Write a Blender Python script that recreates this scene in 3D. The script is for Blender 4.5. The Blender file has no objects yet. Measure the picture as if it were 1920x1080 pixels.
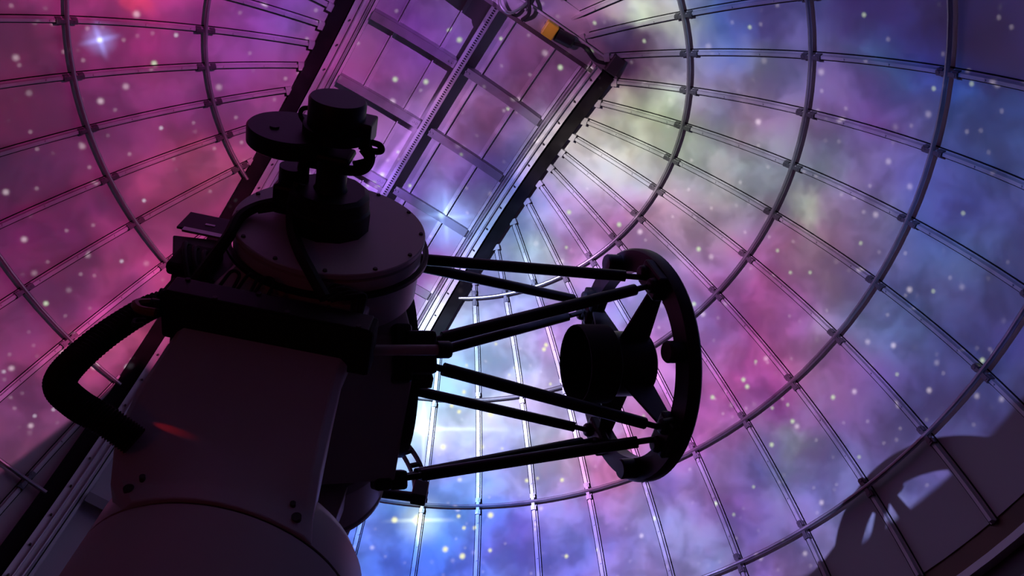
import bpy, math, random
import numpy as np
from mathutils import Vector, Matrix

# ------------------------------------------------------------------ scale
R = 3.5            # dome radius in metres
ZS = 3.9           # height of the dome's centre (spring line) above the floor
random.seed(4)
scene = bpy.context.scene
C = scene.collection


def W(x, y, z):
    """dome units (radius 1, centre 0) -> world metres"""
    return Vector((x * R, y * R, z * R + ZS))


# ------------------------------------------------------------------ camera
cam_data = bpy.data.cameras.new('camera')
cam_data.sensor_width = 36.0
cam_data.lens = 36.0 * 1397.6 / 1920.0
cam_data.clip_start = 0.02
cam_data.clip_end = 100
cam = bpy.data.objects.new('camera', cam_data)
C.objects.link(cam)
CX = Vector((0.9979577, 0.0389081, 0.0506608))
CY = Vector((0.0069004, -0.8541142, 0.5200398))
CZ = Vector((0.0635039, -0.5186281, -0.8526383))
CP = W(0.240367, -0.470993, -0.726231)
cam.matrix_world = Matrix(((CX.x, CY.x, CZ.x, CP.x), (CX.y, CY.y, CZ.y, CP.y), (CX.z, CY.z, CZ.z, CP.z), (0, 0, 0, 1)))
scene.camera = cam

# ------------------------------------------------------------------ world, view
world = bpy.data.worlds.new('night')
scene.world = world
world.use_nodes = True
world.node_tree.nodes['Background'].inputs[0].default_value = (0.02, 0.02, 0.03, 1)
world.node_tree.nodes['Background'].inputs[1].default_value = 0.05
scene.view_settings.view_transform = 'Standard'
scene.view_settings.look = 'None'
scene.view_settings.gamma = 1.0
scene.view_settings.use_curve_mapping = False
scene.view_settings.exposure = 0.0
scene.cycles.max_bounces = 4
scene.cycles.diffuse_bounces = 3
scene.cycles.glossy_bounces = 2
scene.cycles.adaptive_threshold = 0.06


# dim red night light near the floor, left of the visitor
night = bpy.data.lights.new('red_night_light', 'POINT')
night.energy = 4.0
night.color = (1.0, 0.10, 0.07)
night.shadow_soft_size = 0.04
night_o = bpy.data.objects.new('red_night_light', night)
C.objects.link(night_o)
night_o.location = W(-0.25, -0.75, -1.0)

# ------------------------------------------------------------------ the projected picture (dome master, stereographic u, v)
PROJECTOR_POWER = 1480.0
PICTURE_SAMPLES = [
    (-0.443,-0.118,94,29,64), (-0.343,-0.092,120,36,97), (-0.339,-0.122,201,53,102), (-0.361,-0.124,145,42,102), (-0.313,-0.114,145,42,102),
    (-0.217,-0.057,120,53,123), (-0.164,-0.086,109,59,144), (-0.232,-0.095,120,48,123), (-0.472,-0.037,78,20,52), (-0.350,-0.006,109,36,86),
    (-0.229,-0.002,125,48,107), (-0.489,0.046,73,20,52), (-0.360,0.079,120,42,86), (-0.295,0.072,135,53,92), (-0.532,0.139,89,20,64),
    (-0.440,0.137,106,36,76), (-0.359,0.156,145,53,92), (-0.557,0.221,94,36,76), (-0.449,0.222,140,48,97), (-0.587,0.321,99,42,76),
    (-0.491,0.279,145,59,92), (-0.607,0.397,99,53,86), (-0.535,0.370,115,53,86), (-0.436,0.286,145,59,102), (-0.521,0.015,62,18,46),
    (-0.325,0.121,145,53,92), (-0.063,-0.052,109,59,123), (-0.101,-0.037,104,48,92), (-0.026,-0.062,94,59,139), (-0.107,0.006,125,59,118),
    (-0.073,0.027,133,70,123), (0.033,-0.049,115,75,144), (0.069,-0.019,99,44,86), (0.093,-0.007,104,64,102), (0.029,0.018,140,100,154),
    (0.020,0.069,115,75,128), (0.053,0.056,109,80,123), (-0.005,0.049,125,95,164), (-0.053,0.086,145,105,185), (-0.095,0.110,145,115,206),
    (-0.002,0.121,94,75,144), (-0.032,0.164,125,136,211), (-0.086,0.165,104,75,144), (-0.050,0.251,125,75,133), (-0.135,0.067,130,70,123),
    (-0.173,0.110,104,64,133), (-0.080,-0.017,109,53,102), (-0.122,-0.057,104,53,113), (-0.043,-0.015,120,70,144), (0.065,0.108,78,80,144),
    (0.023,0.168,115,110,154), (0.210,-0.070,191,197,180), (0.190,-0.048,51,36,76), (0.162,-0.055,145,80,113), (0.131,-0.068,115,85,144),
    (0.296,-0.077,62,85,164), (0.279,-0.057,73,105,185), (0.253,-0.072,176,181,175), (0.236,-0.040,155,146,159), (0.339,-0.072,68,64,118),
    (0.369,-0.083,57,53,102), (0.457,-0.106,32,29,70), (0.576,-0.126,19,17,52), (0.633,-0.122,23,17,52), (0.206,-0.029,62,32,52),
    (0.187,-0.012,68,36,70), (0.156,-0.028,84,42,81), (0.251,-0.012,135,120,133), (0.253,0.025,160,158,159), (0.215,0.029,171,171,149),
    (0.243,0.057,186,197,164), (0.190,0.062,196,202,185), (0.346,-0.019,125,113,133), (0.352,0.029,135,123,133), (0.437,-0.049,84,90,149),
    (0.472,-0.033,106,70,123), (0.527,-0.072,51,75,144), (0.623,-0.071,39,64,123), (0.325,0.078,140,141,144), (0.451,0.027,104,85,133),
    (0.533,0.006,84,70,133), (0.644,-0.005,49,62,123), (0.226,0.104,176,176,180), (0.145,0.091,186,186,185), (0.147,0.144,176,136,185),
    (0.106,0.180,165,156,211), (0.079,0.223,176,186,226), (0.051,0.203,115,146,226), (0.196,0.160,165,120,185), (0.268,0.172,145,115,154),
    (0.321,0.144,135,126,144), (0.395,0.084,125,126,144), (0.436,0.121,135,146,133), (0.477,0.144,135,95,123), (0.416,0.159,115,80,128),
    (0.500,0.092,106,90,133), (0.601,0.075,62,80,139), (0.668,0.064,57,75,128), (0.421,0.220,155,75,139), (0.379,0.272,145,75,144),
    (0.502,0.214,117,107,139), (0.572,0.221,73,95,144), (0.632,0.172,62,64,118), (0.708,0.171,51,53,102), (0.360,0.334,145,85,154),
    (0.407,0.332,157,75,133), (0.455,0.365,135,64,123), (0.521,0.310,135,80,133), (0.386,0.420,155,80,139), (0.435,0.447,86,77,144),
    (0.494,0.416,120,131,159), (0.548,0.400,102,64,133), (0.568,0.332,106,70,118), (0.633,0.333,62,70,118), (0.714,0.286,57,59,102),
    (0.473,0.525,115,70,139), (0.432,0.536,89,80,149), (0.391,0.513,145,110,175), (0.322,0.511,125,105,175), (0.515,0.489,99,105,159),
    (0.564,0.450,104,105,159), (0.385,0.596,125,120,185), (0.293,0.581,135,126,195), (0.237,0.509,186,105,154), (0.213,0.626,109,105,195),
    (0.124,0.619,92,95,206), (0.038,0.624,82,110,221), (-0.050,0.591,104,161,237), (-0.099,0.623,94,126,232), (-0.063,0.675,60,95,211),
    (-0.003,0.510,155,166,232), (0.080,0.524,155,151,221), (-0.053,0.462,181,212,242), (0.027,0.462,176,186,232), (0.109,0.482,196,197,237),
    (0.177,0.500,186,156,206), (0.023,0.347,165,186,237), (0.068,0.346,176,176,226), (-0.015,0.295,165,176,221), (0.135,0.320,165,136,206),
    (0.189,0.330,167,115,185), (0.186,0.209,165,115,180), (0.264,0.263,155,126,195), (0.287,0.362,167,115,185), (0.305,0.420,176,105,164),
    (0.300,0.301,155,103,175), (0.206,0.270,145,136,206), (0.184,0.421,186,166,221), (0.255,0.563,145,105,180), (0.644,0.502,94,95,144),
    (0.680,0.369,78,75,128), (0.753,0.224,51,53,102), (0.636,0.409,89,85,144), (0.163,0.582,135,126,206), (-0.038,0.384,145,186,242),
    (0.111,0.412,186,176,226), (-0.008,0.583,94,146,237),
]
STARS = [
    (-0.3792,-0.0916,0.0024,0), (-0.2999,-0.0796,0.0019,0), (-0.3315,-0.0532,0.0025,1), (-0.3444,0.0219,0.0015,0), (-0.3293,0.0303,0.0012,0),
    (-0.3467,-0.0164,0.0011,0), (-0.4061,-0.0136,0.0011,0), (-0.3822,-0.1314,0.0010,1), (-0.4252,-0.1415,0.0010,0), (-0.2804,-0.1037,0.0011,1),
    (-0.3863,0.1047,0.0016,0), (-0.2831,0.1276,0.0016,0), (-0.3444,0.1271,0.0013,0), (-0.4318,0.1748,0.0016,0), (-0.4863,0.1748,0.0013,0),
    (-0.5350,0.2044,0.0027,1), (-0.3715,0.1503,0.0013,0), (-0.4727,0.0572,0.0009,0), (-0.2700,-0.0311,0.0009,0), (-0.2314,-0.0422,0.0011,0),
    (-0.3117,0.0551,0.0012,0), (-0.4621,-0.1288,0.0010,0), (-0.4319,-0.0846,0.0011,0), (-0.5478,0.1576,0.0013,0), (-0.5520,0.1666,0.0013,0),
    (-0.5659,0.3508,0.0018,0), (-0.5915,0.3523,0.0015,0), (-0.4580,0.3194,0.0050,0), (-0.5615,0.3287,0.0014,0), (-0.6112,0.2786,0.0017,0),
    (-0.4943,0.0343,0.0012,0), (-0.0611,-0.0028,0.0024,1), (-0.0255,0.0014,0.0027,1), (0.0068,-0.0565,0.0020,1), (0.0180,-0.0455,0.0026,1),
    (0.0478,-0.0446,0.0015,1), (0.1157,-0.0133,0.0030,1), (0.0530,0.0358,0.0015,1), (-0.0899,0.1106,0.0026,1), (-0.0677,0.0836,0.0019,1),
    (-0.1090,0.1226,0.0019,1), (-0.0714,0.1258,0.0016,1), (0.0003,0.0933,0.0016,1), (-0.0284,0.1690,0.0040,2), (0.1648,-0.0623,0.0015,1),
    (0.1663,-0.0298,0.0015,1), (0.2016,-0.0784,0.0014,1), (0.2223,-0.0468,0.0015,1), (0.4677,-0.1156,0.0017,1), (0.3423,-0.0775,0.0015,1),
    (0.2810,-0.0669,0.0012,1), (0.3685,-0.0709,0.0009,1), (0.5013,-0.0963,0.0012,1), (0.5626,-0.0603,0.0018,1), (0.6031,-0.0783,0.0018,1),
    (0.5892,-0.0143,0.0012,1), (0.4774,0.0295,0.0009,1), (0.5416,0.0115,0.0009,1), (0.1385,0.1634,0.0030,1), (0.2049,0.1736,0.0024,1),
    (0.1371,0.2087,0.0017,1), (0.3131,0.1907,0.0024,1), (0.4170,0.1726,0.0017,1), (0.3982,0.1836,0.0014,1), (0.4395,0.1957,0.0017,1),
    (0.4654,0.1893,0.0017,1), (0.4761,0.2152,0.0014,1), (0.5215,0.1365,0.0020,1), (0.4036,0.2475,0.0014,1), (0.3746,0.2415,0.0014,1),
    (0.3175,0.2621,0.0033,2), (0.6295,0.1635,0.0017,1), (0.6364,0.0622,0.0016,1), (0.6620,0.0327,0.0013,1), (0.6099,0.1216,0.0013,1),
    (0.4180,0.3204,0.0019,1), (0.4061,0.3484,0.0027,1), (0.6165,0.2801,0.0018,1), (0.7211,0.2203,0.0025,1), (0.3668,0.3817,0.0027,1),
    (0.4135,0.3564,0.0023,1), (0.4903,0.3862,0.0031,1), (0.5385,0.3379,0.0023,1), (0.4774,0.3661,0.0015,1), (0.4564,0.3762,0.0015,1),
    (0.4688,0.4261,0.0028,1), (0.4576,0.4914,0.0016,1), (0.6004,0.4037,0.0016,1), (0.4381,0.5385,0.0017,1), (0.4097,0.5307,0.0021,1),
    (-0.0568,0.4655,0.0088,3), (-0.0619,0.6035,0.0094,3), (-0.0999,0.6024,0.0039,3), (-0.0275,0.4922,0.0041,3), (0.0523,0.5949,0.0043,3),
    (-0.0167,0.6501,0.0057,3), (0.0120,0.6607,0.0035,3), (0.0566,0.6499,0.0026,3), (0.0014,0.5979,0.0026,3), (0.0324,0.4917,0.0024,3),
    (0.0419,0.4435,0.0040,3), (-0.0162,0.4316,0.0027,3), (-0.0050,0.4402,0.0024,3), (0.1047,0.5390,0.0025,3), (0.1596,0.5338,0.0021,3),
    (0.1210,0.5346,0.0017,3), (0.1271,0.3955,0.0019,3), (0.1142,0.3474,0.0026,3), (0.1168,0.3413,0.0023,3), (0.2887,0.4227,0.0035,3),
    (0.0284,0.6157,0.0022,3), (0.0112,0.6161,0.0022,3), (0.1831,0.6493,0.0022,3), (0.3177,0.5728,0.0021,1), (0.0455,0.3428,0.0019,3),
    (0.0664,0.3858,0.0019,3), (0.0736,0.3757,0.0019,3), (0.0242,0.3960,0.0019,3), (0.0013,0.4115,0.0023,3), (0.2322,0.6339,0.0017,3),
    (0.2383,0.4754,0.0024,3), (0.2705,0.4256,0.0020,1), (0.0979,0.4945,0.0016,3), (0.0626,0.4931,0.0016,3), (0.0044,0.3734,0.0019,3),
]

SLIT_A = math.radians(125.0)
SE = (math.cos(SLIT_A), math.sin(SLIT_A))          # along the slit
SM = (math.sin(SLIT_A), -math.cos(SLIT_A))         # across the slit, to the right
U0, U1, V0, V1 = -0.66, 0.84, -0.19, 0.73


CLOUDS = ((0.196, -0.028, 0.045, 0.75, (0.24, 0.14, 0.24)), (0.172, -0.012, 0.040, 0.70, (0.28, 0.16, 0.26)), (0.186, -0.052, 0.030, 0.60, (0.20, 0.16, 0.30)),
          (0.216, -0.076, 0.030, 0.80, (0.75, 0.78, 0.70)), (0.250, -0.068, 0.035, 0.60, (0.68, 0.68, 0.66)), (0.099, -0.013, 0.050, 0.50, (0.36, 0.18, 0.30)),
          (0.031, 0.043, 0.030, 0.55, (0.36, 0.20, 0.30)), (0.325, 0.523, 0.045, 0.55, (0.32, 0.25, 0.50)), (0.492, 0.409, 0.035, 0.50, (0.52, 0.55, 0.62)),
          (0.443, 0.122, 0.040, 0.50, (0.55, 0.60, 0.50)), (0.430, 0.165, 0.035, 0.40, (0.50, 0.27, 0.42)), (-0.33, -0.12, 0.030, 0.80, (0.85, 0.22, 0.40)))
STAR_RADII = (0.0016, 0.0026, 0.0042, 0.008)


class NT:
    """small helper for node trees"""

    def __init__(self, tree):
        self.t = tree

    def n(self, kind, **kw):
        node = self.t.nodes.new(kind)
        for k, v in kw.items():
            setattr(node, k, v)
        return node

    def put(self, sock, v):
        if hasattr(v, 'links') or isinstance(v, bpy.types.NodeSocket):
            self.t.links.new(v, sock)
        else:
            sock.default_value = v

    def math(self, op, a, b=None, c=None, clamp=False):
        m = self.n('ShaderNodeMath', operation=op, use_clamp=clamp)
        self.put(m.inputs[0], a)
        if b is not None:
            self.put(m.inputs[1], b)
        if c is not None:
            self.put(m.inputs[2], c)
        return m.outputs[0]

    def vec(self, op, a, b=None, c=None, scale=None):
        m = self.n('ShaderNodeVectorMath', operation=op)
        self.put(m.inputs[0], a)
        if b is not None:
            self.put(m.inputs[1], b)
        if c is not None:
            self.put(m.inputs[2], c)
        if scale is not None:
            self.put(m.inputs['Scale'], scale)
        return m.outputs['Value'] if op in ('DOT_PRODUCT', 'LENGTH', 'DISTANCE') else m.outputs['Vector']

    def mix(self, fac, a, b):
        m = self.n('ShaderNodeMix', data_type='RGBA')
        self.put(m.inputs['Factor'], fac)
        self.put(m.inputs[6], a)
        self.put(m.inputs[7], b if hasattr(b, 'links') else (*b, 1.0))
        return m.outputs[2]

    def smooth(self, x, lo, hi, a=0.0, b=1.0):
        m = self.n('ShaderNodeMapRange', interpolation_type='SMOOTHSTEP')
        self.put(m.inputs['Value'], x)
        m.inputs['From Min'].default_value = lo
        m.inputs['From Max'].default_value = hi
        m.inputs['To Min'].default_value = a
        m.inputs['To Max'].default_value = b
        return m.outputs[0]


def picture_tables(n=32, rank=8):
    """smooth colour field through the samples, then a short sum of products of colour ramps"""
    S = np.array(PICTURE_SAMPLES, float)
    P = S[:, :2]
    rgb = S[:, 2:] / 255.0
    gu = np.linspace(U0, U1, n)
    gv = np.linspace(V0, V1, n)
    G = np.stack(np.meshgrid(gu, gv, indexing='ij'), -1).reshape(-1, 2)
    d2 = ((G[:, None, :] - P[None]) ** 2).sum(-1)
    w = 1.0 / (d2 + 0.0003) ** 2.2
    field = (w[:, :, None] * rgb[None]).sum(1) / w.sum(1)[:, None]
    field = field.reshape(n, n, 3)
    terms = []
    dec = []
    for ch in range(3):
        A, s, B = np.linalg.svd(field[:, :, ch])
        dec.append((A * np.sqrt(s)[None], np.sqrt(s)[:, None] * B))
    for k in range(rank):
        f = np.stack([dec[ch][0][:, k] for ch in range(3)], 1)
        g = np.stack([dec[ch][1][k] for ch in range(3)], 1)
        terms.append((f, g))
    return terms


def make_picture_group():
    g = bpy.data.node_groups.new('nebula picture', 'ShaderNodeTree')
    g.interface.new_socket('UV', in_out='INPUT', socket_type='NodeSocketVector')
    g.interface.new_socket('Color', in_out='OUTPUT', socket_type='NodeSocketVector')
    N = NT(g)
    gi = N.n('NodeGroupInput')
    go = N.n('NodeGroupOutput')
    uv = gi.outputs[0]
    # turbulent warp of the cloud edges
    n1 = N.n('ShaderNodeTexNoise', noise_dimensions='2D')
    N.put(n1.inputs['Vector'], uv)
    n1.inputs['Scale'].default_value = 9.0
    n1.inputs['Detail'].default_value = 4.0
    n1.inputs['Roughness'].default_value = 0.62
    off = N.vec('SUBTRACT', n1.outputs['Color'], (0.5, 0.5, 0.5))
    wuv = N.vec('MULTIPLY_ADD', off, (0.075, 0.075, 0.0), uv)
    sep = N.n('ShaderNodeSeparateXYZ')
    N.put(sep.inputs[0], wuv)
    # the ramps are centred on their samples
    nn = 32
    uu = N.math('MULTIPLY_ADD', sep.outputs[0], 1.0 / (U1 - U0), -U0 / (U1 - U0), clamp=True)
    vv = N.math('MULTIPLY_ADD', sep.outputs[1], 1.0 / (V1 - V0), -V0 / (V1 - V0), clamp=True)

    def ramp(src, tab):
        lo, hi = float(tab.min()), float(tab.max())
        r = N.n('ShaderNodeValToRGB')
        r.color_ramp.interpolation = 'LINEAR'
        el = r.color_ramp.elements
        while len(el) < nn:
            el.new(1.0)
        for i in range(nn):
            el[i].position = i / (nn - 1.0)
        for i in range(nn):
            c = (tab[i] - lo) / (hi - lo)
            el[i].color = (float(c[0]), float(c[1]), float(c[2]), 1)
        N.put(r.inputs[0], src)
        k = hi - lo
        return N.vec('MULTIPLY_ADD', r.outputs[0], (k, k, k), (lo, lo, lo))
    total = None
    for f, gg in picture_tables():
        pr = N.vec('MULTIPLY', ramp(uu, f), ramp(vv, gg))
        total = pr if total is None else N.vec('ADD', total, pr)
    # dark dust lanes and bright knots
    for (cu, cv, rad, amt, col) in CLOUDS:
        ln = N.vec('LENGTH', N.vec('MULTIPLY', N.vec('SUBTRACT', wuv, (cu, cv, 0)), (1, 1, 0)))
        total = N.mix(N.smooth(ln, rad, rad * 0.25, 0.0, amt), total, col)
    # fine structure of the gas
    n2 = N.n('ShaderNodeTexNoise', noise_dimensions='2D')
    N.put(n2.inputs['Vector'], wuv)
    n2.inputs['Scale'].default_value = 13.0
    n2.inputs['Detail'].default_value = 4.0
    n2.inputs['Roughness'].default_value = 0.55
    fac = N.smooth(n2.outputs['Fac'], 0.28, 0.72, 0.80, 1.18)
    total = N.vec('SCALE', total, scale=fac)
    hue = N.vec('MULTIPLY_ADD', off, (0.30, 0.15, -0.25), (1.0, 1.0, 1.0))
    total = N.vec('MULTIPLY', total, hue)
    total = N.vec('MAXIMUM', total, (0.02, 0.02, 0.02))
    sp = N.n('ShaderNodeSeparateXYZ')
    N.put(sp.inputs[0], total)
    cb = N.n('ShaderNodeCombineXYZ')
    for i in range(3):
        N.put(cb.inputs[i], N.math('POWER', sp.outputs[i], 2.2))
    total = cb.outputs[0]
    # faint random stars
    for scale, thr, gain in ((30.0, 0.84, 0.42), (62.0, 0.86, 0.30)):
        v = N.n('ShaderNodeTexVoronoi', voronoi_dimensions='2D', feature='F1')
        N.put(v.inputs['Vector'], uv)
        v.inputs['Scale'].default_value = scale
        sc = N.n('ShaderNodeSeparateColor')
        N.put(sc.inputs[0], v.outputs['Color'])
        core = N.smooth(v.outputs['Distance'], 0.15, 0.03)
        on = N.smooth(sc.outputs[0], thr, 1.0)
        amt = N.math('MULTIPLY', N.math('MULTIPLY', core, on), gain)
        total = N.vec('ADD', total, N.vec('SCALE', (1.0, 0.85, 0.9), scale=amt))
    # the bright stars of the picture
    tint = {0: (0.80, 0.72, 0.85), 1: (0.62, 0.75, 0.50), 2: (0.62, 0.80, 0.62), 3: (0.95, 0.95, 0.52)}
    groups = {}
    for (su, sv, rad, kind) in [q for q in STARS if q[2] > 0.0014]:
        b = min(STAR_RADII, key=lambda q: abs(math.log(q / rad)))
        dd = N.vec('DISTANCE', uv, (su, sv, 0))
        key = (kind, b)
        groups[key] = dd if key not in groups else N.math('MINIMUM', groups[key], dd)
    for (kind, b), dd in groups.items():
        amt = N.smooth(dd, b * 1.5, b * 0.45, 0.0, 0.9)
        total = N.mix(amt, total, tint[kind])
    # glow and diffraction spikes of the four brightest
    for (su, sv, glow, spike, col) in ((-0.0568, 0.4655, 0.035, 0.16, (0.65, 0.8, 1.0)), (-0.058, 0.604, 0.03, 0.07, (0.8, 0.9, 0.5)),
                                       (-0.028, 0.168, 0.03, 0.045, (0.3, 0.5, 1.0)), (-0.3792, -0.0916, 0.014, 0.028, (0.25, 0.35, 0.9))):
        rel = N.vec('SUBTRACT', uv, (su, sv, 0))
        ln = N.vec('LENGTH', rel)
        gl = N.smooth(ln, glow * 1.6, 0.0)
        total = N.vec('ADD', total, N.vec('SCALE', col, scale=N.math('MULTIPLY', gl, 0.5)))
        s2 = N.n('ShaderNodeSeparateXYZ')
        N.put(s2.inputs[0], N.vec('ABSOLUTE', rel))
        for i in (0, 1):
            thin = N.smooth(s2.outputs[i], 0.0045, 0.0)
            lng = N.smooth(s2.outputs[1 - i], spike, 0.0)
            total = N.vec('ADD', total, N.vec('SCALE', col, scale=N.math('MULTIPLY', N.math('MULTIPLY', thin, lng), 0.55)))
    N.put(go.inputs[0], total)
    return g


PICTURE = make_picture_group()


def make_projector(name, P, side):
    """a point-like projector lens: throws the dome picture, pre-corrected for throw and angle"""
    L = bpy.data.lights.new(name, 'POINT')
    L.shadow_soft_size = 0.012
    L.energy = PROJECTOR_POWER
    L.use_nodes = True
    o = bpy.data.objects.new(name, L)
    C.objects.link(o)
    o.location = W(*P)
    t = L.node_tree
    t.nodes.clear()
    N = NT(t)
    out = N.n('ShaderNodeOutputLight')
    em = N.n('ShaderNodeEmission')
    t.links.new(em.outputs[0], out.inputs[0])
    geo = N.n('ShaderNodeNewGeometry')
    d = N.vec('SCALE', N.vec('NORMALIZE', geo.outputs['Incoming']), scale=INCOMING_SIGN)
    b = N.vec('DOT_PRODUCT', d, tuple(P))
    k = sum(x * x for x in P) - 1.0
    tt = N.math('SUBTRACT', N.math('SQRT', N.math('SUBTRACT', N.math('MULTIPLY', b, b), k)), b)
    X = N.vec('ADD', N.vec('SCALE', d, scale=tt), tuple(P))
    cosa = N.math('MAXIMUM', N.vec('DOT_PRODUCT', d, X), 0.25)
    gain = N.math('DIVIDE', N.math('MULTIPLY', tt, tt), cosa)
    sx = N.n('ShaderNodeSeparateXYZ')
    N.put(sx.inputs[0], X)
    uv = N.vec('SCALE', N.vec('MULTIPLY', X, (1, 1, 0)), scale=N.math('DIVIDE', 1.0, N.math('ADD', sx.outputs[2], 1.0)))
    gr = N.n('ShaderNodeGroup')
    gr.node_tree = PICTURE
    N.put(gr.inputs[0], uv)
    m = N.vec('DOT_PRODUCT', X, (SM[0], SM[1], 0))
    s = N.vec('DOT_PRODUCT', X, (SE[0], SE[1], 0))
    if side == 'right':
        edge = N.math('MULTIPLY_ADD', N.math('MAXIMUM', s, 0.0), 0.13, m)
        mask = N.smooth(edge, -0.024, -0.014)
        mask = N.math('MULTIPLY', mask, N.smooth(sx.outputs[2], 0.182, 0.195))
    else:
        mask = N.smooth(m, 0.004, -0.004)
        # lower edge of this projector's image
        e1 = N.math('MULTIPLY_ADD', sx.outputs[2], -0.2985, m)       # m - .2985 z
        low = N.math('MAXIMUM', N.smooth(e1, -0.4444 + 0.006, -0.4444 - 0.006), N.smooth(sx.outputs[2], 0.53, 0.56))
        e2 = N.math('MULTIPLY_ADD', N.math('MAXIMUM', s, 0.5), 0.7, sx.outputs[2])
        low = N.math('MULTIPLY', low, N.smooth(e2, 0.845, 0.86))
        mask = N.math('MULTIPLY', mask, low)
    N.put(em.inputs['Color'], gr.outputs[0])
    N.put(em.inputs['Strength'], N.math('MULTIPLY', gain, mask))
    return o


INCOMING_SIGN = 1.0
make_projector('projector_lamp', (-0.392, -0.555, -0.085), 'right')
make_projector('projector_lamp', (0.68, -0.62, -0.06), 'left')

# ------------------------------------------------------------------ materials
def mat(name, col, rough=0.5, metal=0.0, var=0.08, scale=6.0, bump=0.0, bscale=60.0, spec=0.5, streak=None):
    m = bpy.data.materials.new(name)
    m.use_nodes = True
    t = m.node_tree
    N = NT(t)
    bs = t.nodes['Principled BSDF']
    bs.inputs['Roughness'].default_value = rough
    bs.inputs['Metallic'].default_value = metal
    bs.inputs['Specular IOR Level'].default_value = spec
    tc = N.n('ShaderNodeTexCoord')
    src = tc.outputs['Object']
    if streak:
        src = N.vec('MULTIPLY', src, streak)
    nz = N.n('ShaderNodeTexNoise')
    N.put(nz.inputs['Vector'], src)
    nz.inputs['Scale'].default_value = scale
    nz.inputs['Detail'].default_value = 2.0
    k = N.math('MULTIPLY_ADD', nz.outputs['Fac'], 2 * var, 1.0 - var)
    N.put(bs.inputs['Base Color'], N.vec('SCALE', col, scale=k))
    if bump:
        nb = N.n('ShaderNodeTexNoise')
        N.put(nb.inputs['Vector'], tc.outputs['Object'])
        nb.inputs['Scale'].default_value = bscale
        bp = N.n('ShaderNodeBump')
        bp.inputs['Strength'].default_value = bump
        bp.inputs['Distance'].default_value = 0.004
        N.put(bp.inputs['Height'], nb.outputs['Fac'])
        N.put(bs.inputs['Normal'], bp.outputs['Normal'])
    return m


def emit(name, col, strength):
    m = bpy.data.materials.new(name)
    m.use_nodes = True
    bs = m.node_tree.nodes['Principled BSDF']
    bs.inputs['Base Color'].default_value = (*col, 1)
    bs.inputs['Emission Color'].default_value = (*col, 1)
    bs.inputs['Emission Strength'].default_value = strength
    return m


M = {
    'dome': mat('matt white dome sheet', (0.33, 0.33, 0.33), 0.62, 0.0, 0.06, 1.3, 0, 14, 0.3),
    'shutter': mat('matt shutter sheet', (0.31, 0.31, 0.32), 0.55, 0.0, 0.07, 1.5, 0, 14, 0.35),
    'alu': mat('brushed aluminium', (0.50, 0.50, 0.51), 0.38, 0.75, 0.12, 8, 0.05, 90),
    'alu_dull': mat('dull aluminium', (0.42, 0.42, 0.43), 0.5, 0.35, 0.12, 5, 0.05, 60),
    'galv': mat('galvanised tube', (0.34, 0.34, 0.35), 0.34, 0.85, 0.15, 12, 0.1, 60),
    'dark_steel': mat('dark painted steel', (0.035, 0.028, 0.03), 0.55, 0.0, 0.25, 5, 0.1, 40),
    'seal': mat('black rubber seal', (0.009, 0.008, 0.009), 0.9, 0.0, 0.3, 8, 0, 40, 0.08),
    'grey_bar': mat('grey painted bar', (0.15, 0.15, 0.16), 0.5, 0.0, 0.1, 5),
    'rib': mat('mill finish rib', (0.36, 0.36, 0.37), 0.46, 0.35, 0.12, 6),
    'white': mat('white mount paint', (0.46, 0.41, 0.42), 0.42, 0.0, 0.05, 3, 0.06, 120, 0.45),
    'grey': mat('warm grey enamel', (0.34, 0.29, 0.28), 0.45, 0.0, 0.1, 4, 0.06, 100),
    'black': mat('black anodised', (0.012, 0.012, 0.013), 0.42, 0.2, 0.3, 10, 0.05, 100, 0.35),
    'black_matt': mat('matt black', (0.010, 0.010, 0.011), 0.7, 0.0, 0.3, 10, 0.1, 80, 0.25),
    'carbon': mat('black carbon tube', (0.010, 0.010, 0.012), 0.33, 0.0, 0.3, 40, 0.0, 200, 0.25),
    'rubber': mat('black hose rubber', (0.011, 0.010, 0.011), 0.65, 0.0, 0.3, 20, 0.2, 60, 0.3),
    'steel': mat('satin steel', (0.26, 0.26, 0.27), 0.45, 0.6, 0.1, 20, 0.05, 120),
    'clip': mat('dark zinc clip', (0.11, 0.11, 0.12), 0.35, 0.7, 0.2, 30),
    'yellow': mat('yellow housing', (0.60, 0.50, 0.02), 0.5, 0.0, 0.12, 12),
    'amber': mat('amber cable jacket', (0.20, 0.06, 0.015), 0.5, 0.0, 0.12, 12),
    'rust': mat('brown rust primer steel', (0.085, 0.035, 0.015), 0.6, 0.1, 0.5, 3.0, 0.2, 25),
    'wall': mat('grey painted wall', (0.20, 0.19, 0.21), 0.8, 0.0, 0.1, 2, 0.1, 30),
    'floor': mat('dark floor paint', (0.07, 0.065, 0.065), 0.65, 0.0, 0.2, 2, 0.1, 30),
    'glass': mat('dark optical glass', (0.01, 0.012, 0.02), 0.08, 0.0, 0.1, 5),
}


# ------------------------------------------------------------------ mesh helper
def frame(axis):
    a = Vector(axis).normalized()
    h = Vector((0, 0, 1)) if abs(a.z) < 0.9 else Vector((1, 0, 0))
    x = h.cross(a).normalized()
    return a, x, a.cross(x)


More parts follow.
